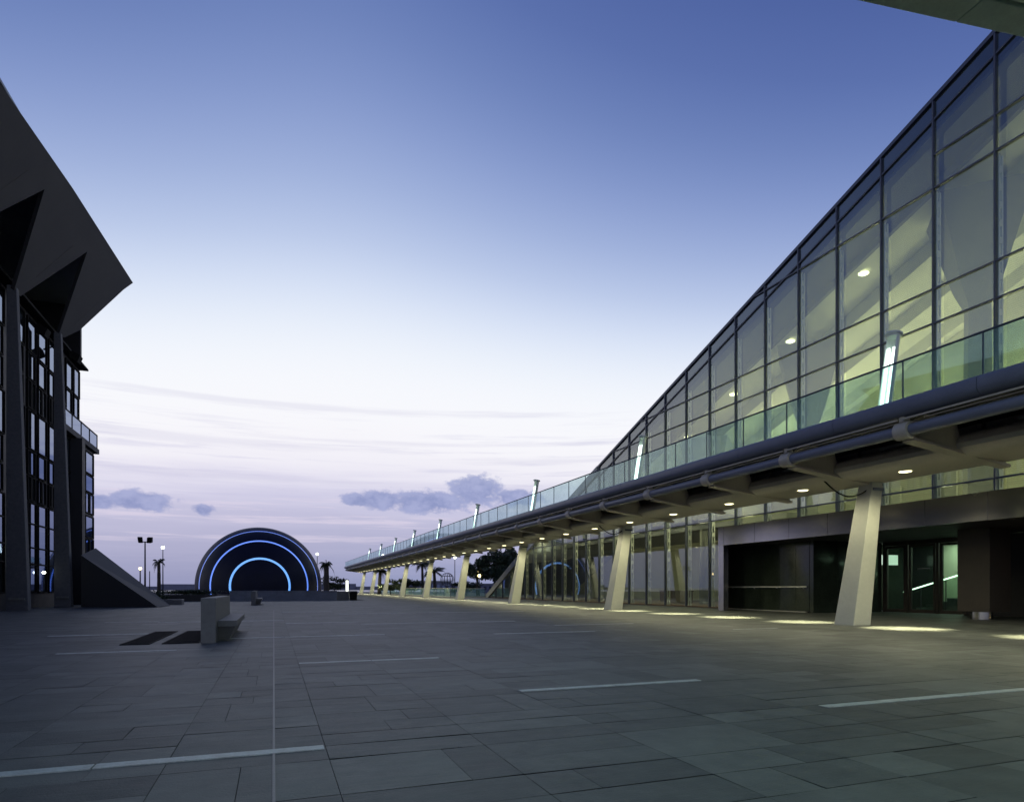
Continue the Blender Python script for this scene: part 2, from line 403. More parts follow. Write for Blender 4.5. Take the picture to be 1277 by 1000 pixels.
rib = rb.build('rib', M['steel_soffit'], wk, bevel=.008)
fl = MB(); fl.hexa([(13.88,r0-.15,4.52),(17.3,r0-.13,4.125),(17.3,r0+.13,4.125),(13.88,r0+.15,4.52),(13.88,r0-.15,4.60),(17.3,r0-.13,4.20),(17.3,r0+.13,4.20),(13.88,r0+.15,4.60)])
fl.build('flange', M['steel_soffit'], rib, bevel=.006)
# knuckle: collar closed round the edge pipe
kn = MB(); n = 20; vs = []; fs = []
for y in (r0-.17, r0+.17):
    for q in range(n): vs.append((13.76+.205*math.cos(2*math.pi*q/n), y, 4.755+.205*math.sin(2*math.pi*q/n)))
fs = [tuple(range(n)), tuple(range(n,2*n))]+[(q,(q+1)%n,n+(q+1)%n,n+q) for q in range(n)]
kn.add(vs, fs).build('knuckle', M['steel_soffit'], rib, smooth=True, bevel=.015, auto=35)
br = MB(); br.box(13.66, 13.86, r0-.06, r0+.06, 4.95, 5.08); br.build('bracket', M['steel_soffit'], rib)
# edge pipe, one length per bay
pi_ = MB(); pi_.tube([(13.76,r0+.18,4.755),(13.76,r0+P-.18,4.755)], .14, 16); pipe = pi_.build('edge_pipe', M['steel_blue'], wk, smooth=True, auto=40)
tr = MB(); tr.box(13.60,13.64, r0+.07, r0+P-.07, 4.985, 5.02); tr.box(13.72,13.75, r0+.07, r0+P-.5, 4.945, 4.965); trim = tr.build('edge_channel', M['steel_soffit'], wk)
# belly girder, one length per bay
bp = [(16.5,5.197),(16.48,4.93),(16.1,4.90),(15.8,4.86),(15.6,4.79),(15.47,4.69),(15.42,4.58),(15.45,4.47),(15.55,4.37),(15.7,4.31),(15.9,4.285),(17.1,4.275),(17.35,4.29),(17.55,4.36),(17.7,4.5),(17.75,4.7),(17.75,5.197)]
be = MB(); be.prism([(x, r0+.055, z) for x, z in bp], (0, P-.11, 0)); belly = be.build('belly_girder', M['steel_soffit'], wk, smooth=True, auto=28)
sb = MB(); sb.box(15.98,16.08, r0+.9, r0+2.5, 4.97, 5.03); strip = sb.build('strip_fixture', M['fin'], wk)
# downlight: ring and lens
yl = r0+P/2; zl = 4.284
dl = MB(); dl.lathe([(.17,zl-.012),(.185,zl-.02),(.185,zl+.02),(.17,zl+.02)], 16.1, yl, 24); down = dl.build('downlight', M['fin'], wk, smooth=True, auto=30)
le = MB(); le.lathe([(.10,zl-.036),(.15,zl-.026),(.155,zl-.013)], 16.1, yl, 20); le.build('lens', M['lamp_warm'], down)
# glass pane and rail posts
gp = MB(); gp.box(13.70, 13.715, Y0+.012, Y0+P/2-.012, 5.40, 6.36); pane = gp.build('glass_pane', M['glass_rail'], wk)
hr = MB(); hr.tube([(13.707,Y0,6.385),(13.707,Y1,6.385)], .026, 8); hr.build('handrail', M['steel_frame'], wk, smooth=True)
po = MB(); po.box(13.69, 13.725, Y0-.009, Y0+.009, 5.40, 6.37); post = po.build('rail_post', M['steel_frame'], wk)
lamp_ys = []
for k, y in enumerate(ribs_y):
    off = (0, P*k, 0)
    if k:
        shift_copy(rib, wk, off); shift_copy(fas, wk, off)
        if y+P < Y1: shift_copy(pipe, wk, off); shift_copy(trim, wk, off); shift_copy(belly, wk, off); shift_copy(strip, wk, off)
        if y+P < Y1 : shift_copy(down, wk, off)
    for j in (0, 1):
        if k or j:
            o2 = (0, P*k+P/2*j, 0); shift_copy(pane, wk, o2); shift_copy(post, wk, o2)
    if y+P < Y1: lamp_ys.append(y+P/2)
# far end of the walkway: rounded nose
nz = MB()
pts = [(13.8,Y1),(14.3,Y1+1.1),(15.4,Y1+1.9),(17.1,Y1+2.2),(18.8,Y1+1.9),(19.9,Y1+1.1),(20.38,Y1)]
nz.prism([(x,y,5.07) for x,y in pts], (0,0,.4)); nz.build('nose', M['steel_blue'], wk)
nz = MB()
for a,b_ in zip(pts[:-1], pts[1:]):
    d = Vector((b_[0]-a[0], b_[1]-a[1], 0)).normalized(); nn = Vector((-d.y, d.x, 0))*.02
    nz.hexa([(a[0],a[1],5.47),(b_[0],b_[1],5.47),(b_[0]-nn.x,b_[1]-nn.y,5.47),(a[0]-nn.x,a[1]-nn.y,5.47),(a[0],a[1],6.4),(b_[0],b_[1],6.4),(b_[0]-nn.x,b_[1]-nn.y,6.4),(a[0]-nn.x,a[1]-nn.y,6.4)])
nz.build('nose_glass', M['glass_rail'], wk)
for k in range(2):
    y = 14.22+14.3*k
    cb = MB(); pts = []
    for q in range(13):
        f = q/12; pts.append((15.55+1.4*f, y+.55-.75*f, 4.46-.2*f-.5*math.sin(math.pi*f)+(.18 if q==12 else 0)))
    cb.tube(pts, .022, 6); cb.build('cable', M['black'], wk, smooth=True)

def spot(name, loc, power, size, blend, col, radius=.12):
    l = bpy.data.lights.new(name, 'SPOT'); l.energy = power; l.spot_size = R(size); l.spot_blend = blend; l.color = col; l.shadow_soft_size = radius
    o = bpy.data.objects.new(name, l); COL.objects.link(o); o.location = loc; return o
def area(name, loc, power, sx, sy, col, rot=(0,0,0)):
    l = bpy.data.lights.new(name, 'AREA'); l.shape = 'RECTANGLE'; l.size = sx; l.size_y = sy; l.energy = power; l.color = col
    o = bpy.data.objects.new(name, l); COL.objects.link(o); o.location = loc; o.rotation_euler = rot; return o
def point(name, loc, power, col, radius=.3):
    l = bpy.data.lights.new(name, 'POINT'); l.energy = power; l.color = col; l.shadow_soft_size = radius
    o = bpy.data.objects.new(name, l); COL.objects.link(o); o.location = loc; return o
WARM = (1, .94, .60)
for y in lamp_ys:
    spot('downlight_beam', (16.1, y, zl-.05), 7500, 34, .85, (1,.92,.52), .1)
    spot('downlight_spill', (16.1, y, zl-.06), 400, 165, .6, WARM, .12)

# ------------------------------------------------------------------ glass library
XG = 23.4
lib = thing('glass_library', 'large glass library with sloping roof edge and lit interior', 'library', (XG,30,0))
RL = [(4,24.0),(14.7,20.35),(43.5,10.4),(62,3.75),(71.2,0.1)]
def roofz(y):
    for (a,za),(b_,zb) in zip(RL[:-1], RL[1:]):
        if y <= b_: return za+(zb-za)*(y-a)/(b_-a)
    return 0.0
my = [14.7+2.2*k for k in range(-5, 26)]
TR = [4.9, 8.0, 11.1, 12.4, 17.4, 18.55]
TRANS = [4.9, 11.1, 12.4, 16.2, 17.45]
prev = None
for k in range(len(my)-1):
    a, c = my[k], my[k+1]
    zb = 4.1 if c < 26 else .06
    za, zc = roofz(a)-.12, roofz(c)-.12
    if zc <= zb+.1: continue
    MB().prism([(XG,a+.03,zb),(XG,c-.03,zb),(XG,c-.03,zc),(XG,a+.03,za)], (.02,0,0)).build('glazing', M['glass_up'], lib)
for k, y in enumerate(my):
    zb = 4.06 if y < 25.7 else 0
    zt = roofz(y)
    if zt < zb+.3: continue
    MB().box(XG-.09, XG+.05, y-.027, y+.027, zb, zt-.02).build('mullion', M['steel_frame'], lib)
    # pale slotted fin inside
    if zt > 3:
        b = MB(); zt2 = min(zt-1.2 if zt > 8 else zt-.5, 16.1); zz = max(zb, .02)
        x0 = XG+.12
        b.box(x0, x0+.06, y-.03, y+.03, zz, zt2); b.box(x0+.16, x0+.22, y-.03, y+.03, zz, zt2)
        z = zz+.3
        while z < zt2-.3:
            b.box(x0+.06, x0+.16, y-.028, y+.028, z, z+.22); z += .62
        b.build('fin', M['fin'], lib)
for z in TRANS:
    ye = 71
    for (a,za),(b_,zb_) in zip(RL[:-1], RL[1:]):
        if za >= z >= zb_: ye = a+(b_-a)*(za-z)/(za-zb_)
    ya = 4 if z < 15 else (4 if z > 17 else 4)
    if z == 16.2: pass
    if z == 17.45: pass
    if z > 17: ye = 16.9
    MB().box(XG-.075, XG+.045, ya, ye, z-.028, z+.028).build('transom', M['steel_frame'], lib)
# sloped edge: cap, inner parallel bar and roof plate
def slope_bar(dz0, dz1, x0, x1, name, mat, y0=4, y1=71.2):
    ys_ = [y0]+[p_[0] for p_ in RL if y0 < p_[0] < y1]+[y1]
    b = MB()
    for a, c in zip(ys_[:-1], ys_[1:]):
        za, zc = roofz(a), roofz(c)
        b.hexa([(x0,a,za+dz0),(x1,a,za+dz0),(x1,c,zc+dz0),(x0,c,zc+dz0),(x0,a,za+dz1),(x1,a,za+dz1),(x1,c,zc+dz1),(x0,c,zc+dz1)])
    return b.build(name, mat, lib)
slope_bar(-.10, .06, XG-.10, XG+.06, 'edge_cap', M['steel_frame'], 4, 43.5)
slope_bar(-.85, -.78, XG-.07, XG+.045, 'edge_bar', M['steel_frame'], 4, 43.5)
slope_bar(-.55, .08, XG-.12, XG+.3, 'edge_beam', M['edge'], 43.52, 71.2)
slope_bar(-.12, .0, XG+.07, XG+26, 'roof', M['roof'], 4, 71)
slope_bar(-1.15, -1.0, XG+.14, XG+2.2, 'ceiling_border', M['ceil_unlit'], 4, 52)  # dark colour stands for the unlit ceiling strip along the glass
slope_bar(-1.5, -1.0, XG+2.21, XG+2.4, 'ceiling_beam', M['ceil_unlit'], 4, 52)  # added drop beam, shades the start of the bright ceiling
slope_bar(-1.15, -1.0, XG+2.41, XG+20, 'ceiling', M['ceil_in'], 4, 52)
for k, x in enumerate((28.4, 31.6, 34.8)):
    slope_bar(-1.9, -1.16, x, x+.45, 'ceiling_beam', M['ceil_in'], 4, 50)
# interior floors and walls
MB().box(XG+.25, 46, 4, 27.25, 3.72, 3.97).build('upper_floor', M['conc_grey'], lib)
MB().box(XG+3.2, 46, 27.6, 58, 5.0, 5.3).build('upper_floor', M['conc_grey'], lib)
MB().prism([(36.5,4,3.98),(36.5,49,3.98),(36.5,49,roofz(49)-1.2),(36.5,43.5,roofz(43.5)-1.2),(36.5,14.7,roofz(14.7)-1.2),(36.5,4,roofz(4)-1.2)], (.3,0,0)).build('inner_wall', M['wall_in'], lib)
MB().box(XG+.05, 46, 27.6, 71, -.05, .03).build('ground_floor', M['wood'], lib)
MB().box(34, 34.3, 27.6, 70, .04, 4.99).build('ground_inner_wall', M['wall_in'], lib)
MB().box(XG+.3, 34, 27.3, 27.55, .04, 3.96).build('cross_wall', M['wall_in'], lib)
# low inner parapet with lights behind
for k, y in enumerate((17.8, 26.6, 35.4)):
    zt = roofz(y)-1.4
    b = MB(); prof = [(.62,3.98 if y < 27 else 5.31),(.55,zt-5.2),(1.0,zt-4.3),(2.1,zt-1.2),(2.2,zt-.9)]
    b.lathe(prof, 27.2, y, 4); b.build('interior_column', M['col_in'], lib)
    b = MB(); b.lathe([(.44,.04),(.40,4.99)], 27.2, y, 16)
    if y > 28: b.build('lower_column', M['col_in'], lib, smooth=True, auto=40)
for y in (22.9, 27.55, 32.2, 36.85):
    z = roofz(y)-1.16-.35*0
    b = MB(); b.lathe([(.02,z-.05),(.2,z-.045),(.26,z-.01),(.26,z)], 26.8, y, 20); b.build('ceiling_lamp', M['lamp_in'], lib)
# fine perforated roller screens hung behind the upper panes
for k in range(len(my)-1):
    a, c = my[k]+.1, my[k+1]-.1
    if c < 5 or a > 47: continue
    zb = 5.2 if a > 26.5 else 4.15
    za, zc = roofz(a)-1.3, roofz(c)-1.3
    if zc < zb+.6: continue
    MB().prism([(XG+.40,a,zb),(XG+.40,c,zb),(XG+.40,c,zc),(XG+.40,a,za)], (.002,0,0)).build('roller_screen', M['screen'], lib)
    b = MB(); b.tube([(XG+.40,a,zb-.02),(XG+.40,c,zb-.02)], .018, 6); b.build('screen_bar', M['fin'], lib)
# display boards on the upper hall floor
for (x, y, l_, h_) in [(28.2,12.5,1.8,2.2),(29.6,16.0,2.4,1.5),(28.9,20.4,1.2,2.6),(29.6,24.2,2.2,2.0)]:
    MB().box(x-.06,x+.06,y-l_/2,y+l_/2,4.25,4.25+h_).build('display_board', M['wall_in'], lib)
    b = MB(); b.tube([(x,y-l_/2+.1,3.98),(x,y-l_/2+.1,4.24)], .03, 6); b.tube([(x,y+l_/2-.1,3.98),(x,y+l_/2-.1,4.24)], .03, 6); b.build('board_foot', M['pole'], lib)
b = MB(); b.box(30.2, 36.4, 6, 40, 8.05, 8.35); b.build('mezzanine', M['ceil_in'], lib)
b = MB(); b.tube([(30.25,6,9.35),(30.25,40,9.35)], .03, 6)
for k in range(18): b.tube([(30.25,6.2+2*k,8.36),(30.25,6.2+2*k,9.34)], .02, 5)
b.build('mezzanine_rail', M['pole'], lib)
# furniture seen through the ground floor glass: low display cases
for (x, y) in [(27,30),(28.4,33.5),(26.6,37.5),(29,42)]:
    b = MB(); b.box(x-.5,x+.5,y-.8,y+.8,.04,.85); b.box(x-.55,x+.55,y-.85,y+.85,.855,.92); b.build('display_case', M['wood'], lib)
GY = (1, .97, .60)
for y, pw in ((8,150),(13,210),(18,250),(23,270),(28,250),(33,200),(38,130),(43,70)):
    zc = roofz(y)-1.3
    point('hall_lamp', (33.2, y, min(zc-1.5, 10.5)), pw*1.5, GY, .6)
    point('hall_lamp', (29.5, y, 5.0+(zc-5)*.30), pw*.55, GY, .6)
    if y < 27: point('hall_lamp', (25.6, y, 4.6), 45, GY, .25); point('hall_lamp', (32.5, y, 6.8), 95, GY, .3)
for y in (29, 33, 37, 41, 46, 52, 58): point('ground_lamp', (25.2, y, min(4.6, roofz(y)-1.0)), 105, (1,.9,.52), .25)

# ------------------------------------------------------------------ entrance porch
XP = 20.4
po_ = thing('entrance_porch', 'dark stone entrance porch with bronze fascia and green lit doors', 'entrance', (XP,18,0))
yj = [25.62,25.2,23.1,21.05,19.05,17.05,15.05,13.05,11.05,9.05,7.05]
for a, c in zip(yj[:-1], yj[1:]):
    MB().box(XP, XP+.12, c+.009, a-.009, 3.17, 4.05).build('fascia_panel', M['portal'], po_, bevel=.004)
MB().box(XP+.005, XP+.3, 25.22, 25.60, .0, 3.165).build('pier', M['portal'], po_, bevel=.004)
MB().box(XP+.122, 27.4, 7, 25.6, 3.2, 3.3).build('soffit', M['dark_wall'], po_)
MB().box(XP+.122, XG-.1, 7, 25.6, 3.98, 4.03).build('porch_roof', M['dark_wall'], po_)
MB().prism([(XP+.305,25.3,0),(XP+.305,25.56,0),(22.45,27.75,0),(22.45,27.4,0)], (0,0,4.0)).build('end_wall', M['portal_dark'], po_)
MB().prism([(XP+.31,25.605,3.2),(22.44,27.39,3.2),(23.29,27.39,3.2),(23.29,25.605,3.2)], (0,0,.82)).build('corner_soffit', M['dark_wall'], po_)
py = [27.38, 26.1, 24.85, 23.6, 22.6, 21.8]
for a, c in zip(py[:-1], py[1:]):
    MB().box(22.3, 22.4, c+.005, a-.005, .06, 3.19).build('wall_panel', M['portal_dark'], po_)
for a, c in ((22.3,23.7),(23.7,25.1),(25.1,26.42)):
    MB().box(a+.005, c-.005, 21.58, 21.78, .0, 3.19).build('wall_panel', M['portal_dark'], po_)
b = MB(); b.tube([(22.17,27.05,1.15),(22.17,21.85,1.15)], .032, 8)
for y in (26.8, 25.2, 23.7, 22.1): b.tube([(22.17,y,1.13),(22.29,y,1.08)], .012, 6)
b.build('grab_rail', M['handrail'], po_)
b = MB(); b.box(22.15,22.29,21.9,27.3,.012,.05); b.build('plinth', M['edge'], po_)
# door wall at X = 26.5
XD = 26.5
def door_leaf(y0, y1, name, handle):
    d = MB(); w = .09
    d.box(XD-.05,XD+.05,y0,y0+w,.01,3.0); d.box(XD-.05,XD+.05,y1-w,y1,.01,3.0); d.box(XD-.049,XD+.049,y0+w,y1-w,.01,.16); d.box(XD-.049,XD+.049,y0+w,y1-w,2.9,3.0)
    o = d.build(name, M['brown'], po_)
    MB().box(XD-.01,XD+.01,y0+w,y1-w,.16,2.9).build('door_glass', M['glass_door'], o)
    if handle:
        h_ = MB(); h_.tube([(XD-.11,y0+.2,1.95),(XD-.11,y1-.45,1.95)], .018, 6); h_.build('door_handle', M['handrail'], o)
door_leaf(20.42, 21.42, 'door', False); door_leaf(19.05, 20.25, 'door', True); door_leaf(17.9, 18.85, 'door', False)
b = MB()
for y in (21.48, 20.34, 18.95, 17.8): b.box(XD-.08,XD+.08,y-.045,y+.045,.0,3.19)
b.box(XD-.07,XD+.07,17.85,21.43,3.02,3.19); b.build('door_frame', M['brown'], po_)
MB().box(XD-.06, XD+.06, 8, 17.75, 0, 3.19).build('side_wall', M['dark_wall'], po_)
# lobby behind the doors
MB().box(30.5, 30.7, 12, 21.9, 0, 3.3).build('lobby_wall', M['ceil_in'], po_)
MB().box(30.5, 30.7, 21.92, 23.4, 0, 3.3).build('lobby_wall', M['portal_dark'], po_)
MB().box(27.4, 29.4, 23.1, 23.18, 2.25, 2.75).build('light_panel', M['lobby_panel'], po_)
MB().box(XD+.1, 30.7, 23.2, 23.4, .0, 3.6).build('lobby_side', M['portal_dark'], po_)
MB().box(XD+.1, 30.7, 12, 23.2, -.05, .0).build('lobby_floor', M['conc_grey'], po_)
MB().box(XD+.1, 30.7, 12, 23.4, 3.31, 3.5).build('lobby_ceiling', M['dark_wall'], po_)
st = MB(); st.tube([(28.9,22.4,.9),(28.9,14.2,3.3)], .03, 8); st.build('lit_handrail', M['stair_light'], po_)
st = MB()
for k in range(14): st.box(28.95, 30.3, 21.8-.5*(k+1), 21.8-.5*k, .01, .16*(k+1))
st.build('stair', M['conc_grey'], po_)
st = MB(); st.prism([(28.9,22.3,.02),(28.9,14.3,.02),(28.9,14.3,3.2),(28.9,22.3,.85)], (.015,0,0)); st.build('stair_glass', M['glass_door'], po_)
for y in (21.5, 20.3, 19.1, 17.9, 16.7):
    b = MB(); b.tube([(28.88,y,.02),(28.88,y,.9+(22.4-y)*.293-.05)], .022, 6); b.build('baluster', M['pole'], po_)
area('lobby_light', (29.6,19.2,3.28), 105, .8, 4, (.76,1,.80))
# pillar
MB().box(23.0, 24.1, 14.65, 15.75, .27, 3.19).build('pillar', M['brown'], po_, bevel=.01)
b = MB(); b.lathe([(.33,.0),(.33,.268)], 23.45, 15.2, 32); b.build('pillar_foot', M['chrome'], po_, smooth=True, auto=40)
for k in range(4):
    MB().box(24.6, 24.7, 14.2-1.55*(k+1)+.006, 14.2-1.55*k-.006, .06, 3.19).build('wall_panel', M['portal_dark'], po_)
for y in (13.4, 11.9):
    b = MB(); b.lathe([(.06,.004),(.06,.02)], 24.42, y, 12); b.build('floor_uplight', M['lamp_amber'], po_)
    spot('uplight_beam', (24.42,y,.05), 6, 100, .8, (1,.6,.3), .04).rotation_euler = (math.pi,0,0)

# ------------------------------------------------------------------ conference hall (left)
hall = thing('conference_hall', 'dark concrete conference hall with leaning roof and tall buttress legs', 'hall', (-12,40,0))
XF = -12.4
def plane_x(z): return -11.6+(z-15.7)/1.77
out = [(18,18.6),(28.5,19.6),(35.9,20.25),(47.5,21.0),(46.95,20.25),(45.3,16.75),(44.2,15.8),(43.4,15.75)]
for k in range(4):
    y = 43.4-6.25*k
    out += [(y-2.9, 19.4-.32*k), (y-5.5, 15.5-.1*k), (y-6.25, 15.45-.1*k)]
out += [(18,15.2)]
poly = [(plane_x(z), y, z) for y, z in out]
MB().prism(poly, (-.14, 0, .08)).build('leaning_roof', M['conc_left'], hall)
# panel joints on the leaning face
b = MB()
for y in (37.6, 43.9, 31.2):
    p0, p1 = Vector((plane_x(16.6), y+.4, 16.6)), Vector((plane_x(18.9), y+.4+1.0, 18.9))
    nrm = Vector((1.77,0,-1)).normalized()
    d = (p1-p0).normalized(); s_ = d.cross(nrm)*.02
    q = [p0-s_, p0+s_, p1+s_, p1-s_]
    b.prism([tuple(v_+nrm*.001) for v_ in q], tuple(nrm*.006))
b.build('panel_joint', M['dark_wall'], hall)
MB().box(-34, -17, 16, 51.2, 16.0, 20.3).build('upper_wall', M['black'], hall)  # black colour paints in the shade of the deep roof recess
MB().box(-16.99, -11.95, 16, 51.2, 16.0, 16.12).build('eaves_soffit', M['black'], hall)  # recess shade put into the colour here too
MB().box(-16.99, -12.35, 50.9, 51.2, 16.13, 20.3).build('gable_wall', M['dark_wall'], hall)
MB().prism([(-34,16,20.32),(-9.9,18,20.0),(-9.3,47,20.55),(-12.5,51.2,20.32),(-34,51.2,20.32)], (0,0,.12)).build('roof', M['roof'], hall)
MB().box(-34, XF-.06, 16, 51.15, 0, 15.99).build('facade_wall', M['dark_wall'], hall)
# window grid: modules of a tall pane, a short pane and a pair of slits
rows = [(14.0,15.7,'w'),(12.5,13.8,'s'),(10.9,12.3,'p'),(8.7,10.7,'w'),(7.3,8.5,'s'),(5.9,7.1,'p'),(.9,5.7,'t')]
def window(y0, y1, z0, z1, kind):
    f = MB(); x0 = XF-.055; w = .07
    f.box(x0, x0+.10, y0-w, y0, z0-w, z1+w); f.box(x0, x0+.10, y1, y1+w, z0-w, z1+w); f.box(x0, x0+.099, y0, y1, z1, z1+w); f.box(x0, x0+.099, y0, y1, z0-w, z0)
    if kind == 'p': f.box(x0, x0+.098, (y0+y1)/2-.14, (y0+y1)/2+.14, z0, z1)
    if kind == 't':
        for z in (2.4, 3.3, 4.6): f.box(x0, x0+.09, y0, y1, z-.04, z+.04)
    o = f.build('window', M['black'], hall)
    MB().box(x0+.02, x0+.04, y0, y1, z0, z1).build('pane', M['glass_hall'], o)
for (ya, yb) in [(27.0,28.2),(29.0,30.2),(30.6,31.8),(34.6,35.8),(36.4,37.9),(39.3,40.6),(41.15,42.4),(42.8,44.15),(44.6,45.7),(47.9,49.2),(49.6,50.8)]:
    for (z0, z1, kd) in rows:
        if kd == 't' and ya > 46: continue
        a_, b_ = (ya, yb) if kd in 'wt' else (ya, yb-.22)
        window(a_, b_, z0, z1, kd)
# buttress legs
for k in range(4):
    y = 37.35+6.25*(1-k); yt = 43.35-6.25*k
    zt = 15.7-.1*k
    b = MB(); ob_, ot_, ib_, it_ = -10.95-.2*k, -11.5-.15*k, -11.8-.25*k, -11.85-.2*k
    b.hexa([(ib_,yt-.05,-.01),(ob_,yt-.05,-.01),(ob_,yt+.4,-.01),(ib_,yt+.4,-.01),(it_,yt+.05,zt+.1),(ot_,yt+.05,zt+.1),(ot_,yt+.4,zt+.1),(it_,yt+.4,zt+.1)])
    lg = b.build('buttress_leg', M['conc_leg'], hall, bevel=.03)
    MB().box(ib_+.12, ob_-.12, yt-.16, yt-.06, .52, .62).build('ledge', M['conc_grey'], lg)
# dark pier, low wing with cornice and parapet
MB().box(XF+.01, -11.72, 48.7, 49.4, 0, 10.88).build('dark_pier', M['dark_wall'], hall)
MB().box(-20, -12.27, 51.21, 53.95, 0, 10.9).build('low_wing', M['dark_wall'], hall)
MB().box(-20, -12.02, 45.9, 54.4, 10.91, 11.25).build('cornice', M['conc_left'], hall)
for k in range(4):
    MB().box(-12.16, -12.13, 46.1+2.05*k, 46.1+2.05*k+1.95, 11.26, 12.2).build('parapet_pane', M['glass_hall'], hall)
b = MB()
for k in range(5): b.box(-12.19,-12.1, 46.02+2.05*k, 46.08+2.05*k, 11.26, 12.3)
b.box(-12.19,-12.1, 46.02, 54.3, 12.21, 12.28); b.build('parapet_rail', M['black'], hall)
XF2 = XF; XF = -12.22
for (z0, z1, kd) in [(9.2,10.6,'w'),(7.9,9.0,'s'),(6.4,7.7,'p'),(4.7,6.1,'w'),(3.5,4.5,'p')]: window(51.6, 53.6, z0, z1, kd)
XF = XF2
# stair ramp
b = MB(); yF = 42.3
b.hexa([(-10.45,43.2,-.01),(-6.2,40.9,-.01),(-6.0,44.2,-.01),(-10.45,46.4,-.01),(-10.45,43.2,3.0),(-6.2,40.9,.03),(-6.0,44.2,.03),(-10.45,46.4,3.6)])
b.build('ramp', M['conc_left'], hall)
# floodlights hung under the roof
for (x, y, z) in [(-11.7,46.2,15.6),(-11.9,40.9,15.2)]:
    f = MB(); f.tube([(x-.6,y,z+.3),(x,y,z)], .05, 6); f.hexa([(x-.05,y-.3,z-.35),(x+.4,y-.3,z-.6),(x+.4,y+.3,z-.6),(x-.05,y+.3,z-.35),(x+.1,y-.3,z+.05),(x+.55,y-.3,z-.2),(x+.55,y+.3,z-.2),(x+.1,y+.3,z+.05)])
    f.build('floodlight', M['black'], hall)
b = MB(); b.box(XF+.03, XF+.06, 39.1, 39.16, 2.2, 4.3); b.build('lit_strip', M['stair_light'], hall)
b = MB(); b.lathe([(.05,1.9),(.1,1.97),(.05,2.05)], XF+.2, 43.0, 10); b.build('door_lamp', M['lamp_white'], hall)

# ------------------------------------------------------------------ dome with neon rings
DC = Vector((-2.15,115,1.35)); DR = 9.9
dm = thing('planetarium_dome', 'dark spherical planetarium dome with glowing blue rings', 'dome', tuple(DC))
ax = Vector((2.15,-115,.1)).normalized()            # ring axis faces the plaza
ux = ax.cross(Vector((0,0,1))).normalized(); uz = ux.cross(ax).normalized()
def ring_surface(prof, name, mat, n=120, smooth=True):   # prof: [(radius factor, axial)]
    vs = []; fs = []
    for r, a in prof:
        for k in range(n):
            an = 2*math.pi*k/n; vs.append(DC+ux*(r*math.cos(an))+uz*(r*math.sin(an))+ax*a)
    for i in range(len(prof)-1):
        for k in range(n): fs.append((i*n+k, i*n+(k+1)%n, (i+1)*n+(k+1)%n, (i+1)*n+k))
    return MB().add(vs, fs).build(name, mat, dm, smooth=smooth, auto=30)
def arc(r0, r1, steps, scale=1.0, front=True):
    out = []
    for i in range(steps+1):
        r = r0+(r1-r0)*i/steps; out.append((r*DR*scale, math.sqrt(max(0,1-r*r))*DR*scale*(1 if front else -1)))
    return out
def rim_pt(r, k=1.0): return (r*DR*k, math.sqrt(max(0,1-r*r))*DR*k)
rings = [(.420,.455,'neon_core'),(.714,.742,'neon'),(.895,.911,'neon_dim')]
ring_surface(arc(.002,.420,14)+[rim_pt(.420,.985)], 'inner_shell', M['dome'])
ring_surface([rim_pt(.455,.985)]+arc(.455,.714,10)+[rim_pt(.714,.985)], 'middle_shell', M['dome'])
ring_surface([rim_pt(.742,.985)]+arc(.742,.895,8)+[rim_pt(.895,.99)], 'outer_shell', M['dome'])
a0 = math.degrees(math.asin(.911))
sp = [(math.sin(R(a))*DR, math.cos(R(a))*DR) for a in [a0+(180-a0)*q/40 for q in range(40)]]
ring_surface([rim_pt(.911,.99)]+sp, 'rim_shell', M['rim'])
for (r0_, r1_, mt) in rings:
    ring_surface(arc(r0_-.004,r1_+.004,4,.993 if r0_ < .8 else .998), 'neon_ring', M[mt])
# low wall in front of the pit
t = thing('basin_wall', 'low blue-grey stone wall in front of the dome', 'wall', (-3.5,58.4,0))
b = MB()
for k in range(7): b.box(-3.5+1.25*k+.005, -3.5+1.25*(k+1)-.005, 58.4, 58.8, -.02, .80)
b.build('wall_face', M['basin'], t)
MB().box(-3.52, 5.27, 58.35, 58.85, .803, .87).build('coping', M['basin'], t, bevel=.01)
o = MB().box(5.3, 6.3, 58.6, 59.2, -.02, .80).build('stone_block', M['conc_grey'], bevel=.02); tag(o, 'pale stone block at the right end of the low dome wall', 'stone block')
t = thing('litter_bin', 'dark square bin near the far end of the walkway', 'bin', (6.7,58.6,0))
MB().hexa([(6.42,58.3,0),(6.98,58.3,0),(6.98,58.9,0),(6.42,58.9,0),(6.38,58.26,.75),(7.02,58.26,.75),(7.02,58.94,.75),(6.38,58.94,.75)]).build('body', M['black'], t)
MB().box(6.36,7.04,58.24,58.96,.755,.83).build('lid', M['pole'], t, bevel=.02)
t = thing('hedge_planter', 'dark hedge in a low stone planter left of the dome', 'planter', (-8.5,58.4,0))
MB().box(-9.6,-3.53,58.3,59.4,-.02,.55).build('planter_box', M['dark_wall'], t, bevel=.01)
t2 = thing('low_planter', 'low grey stone slab planter beside the ramp foot', 'planter', (-6.5,47.5,0))
MB().box(-7.6,-5.7,47.0,48.2,-.02,.34).build('planter_box', M['conc_grey'], t2, bevel=.02)

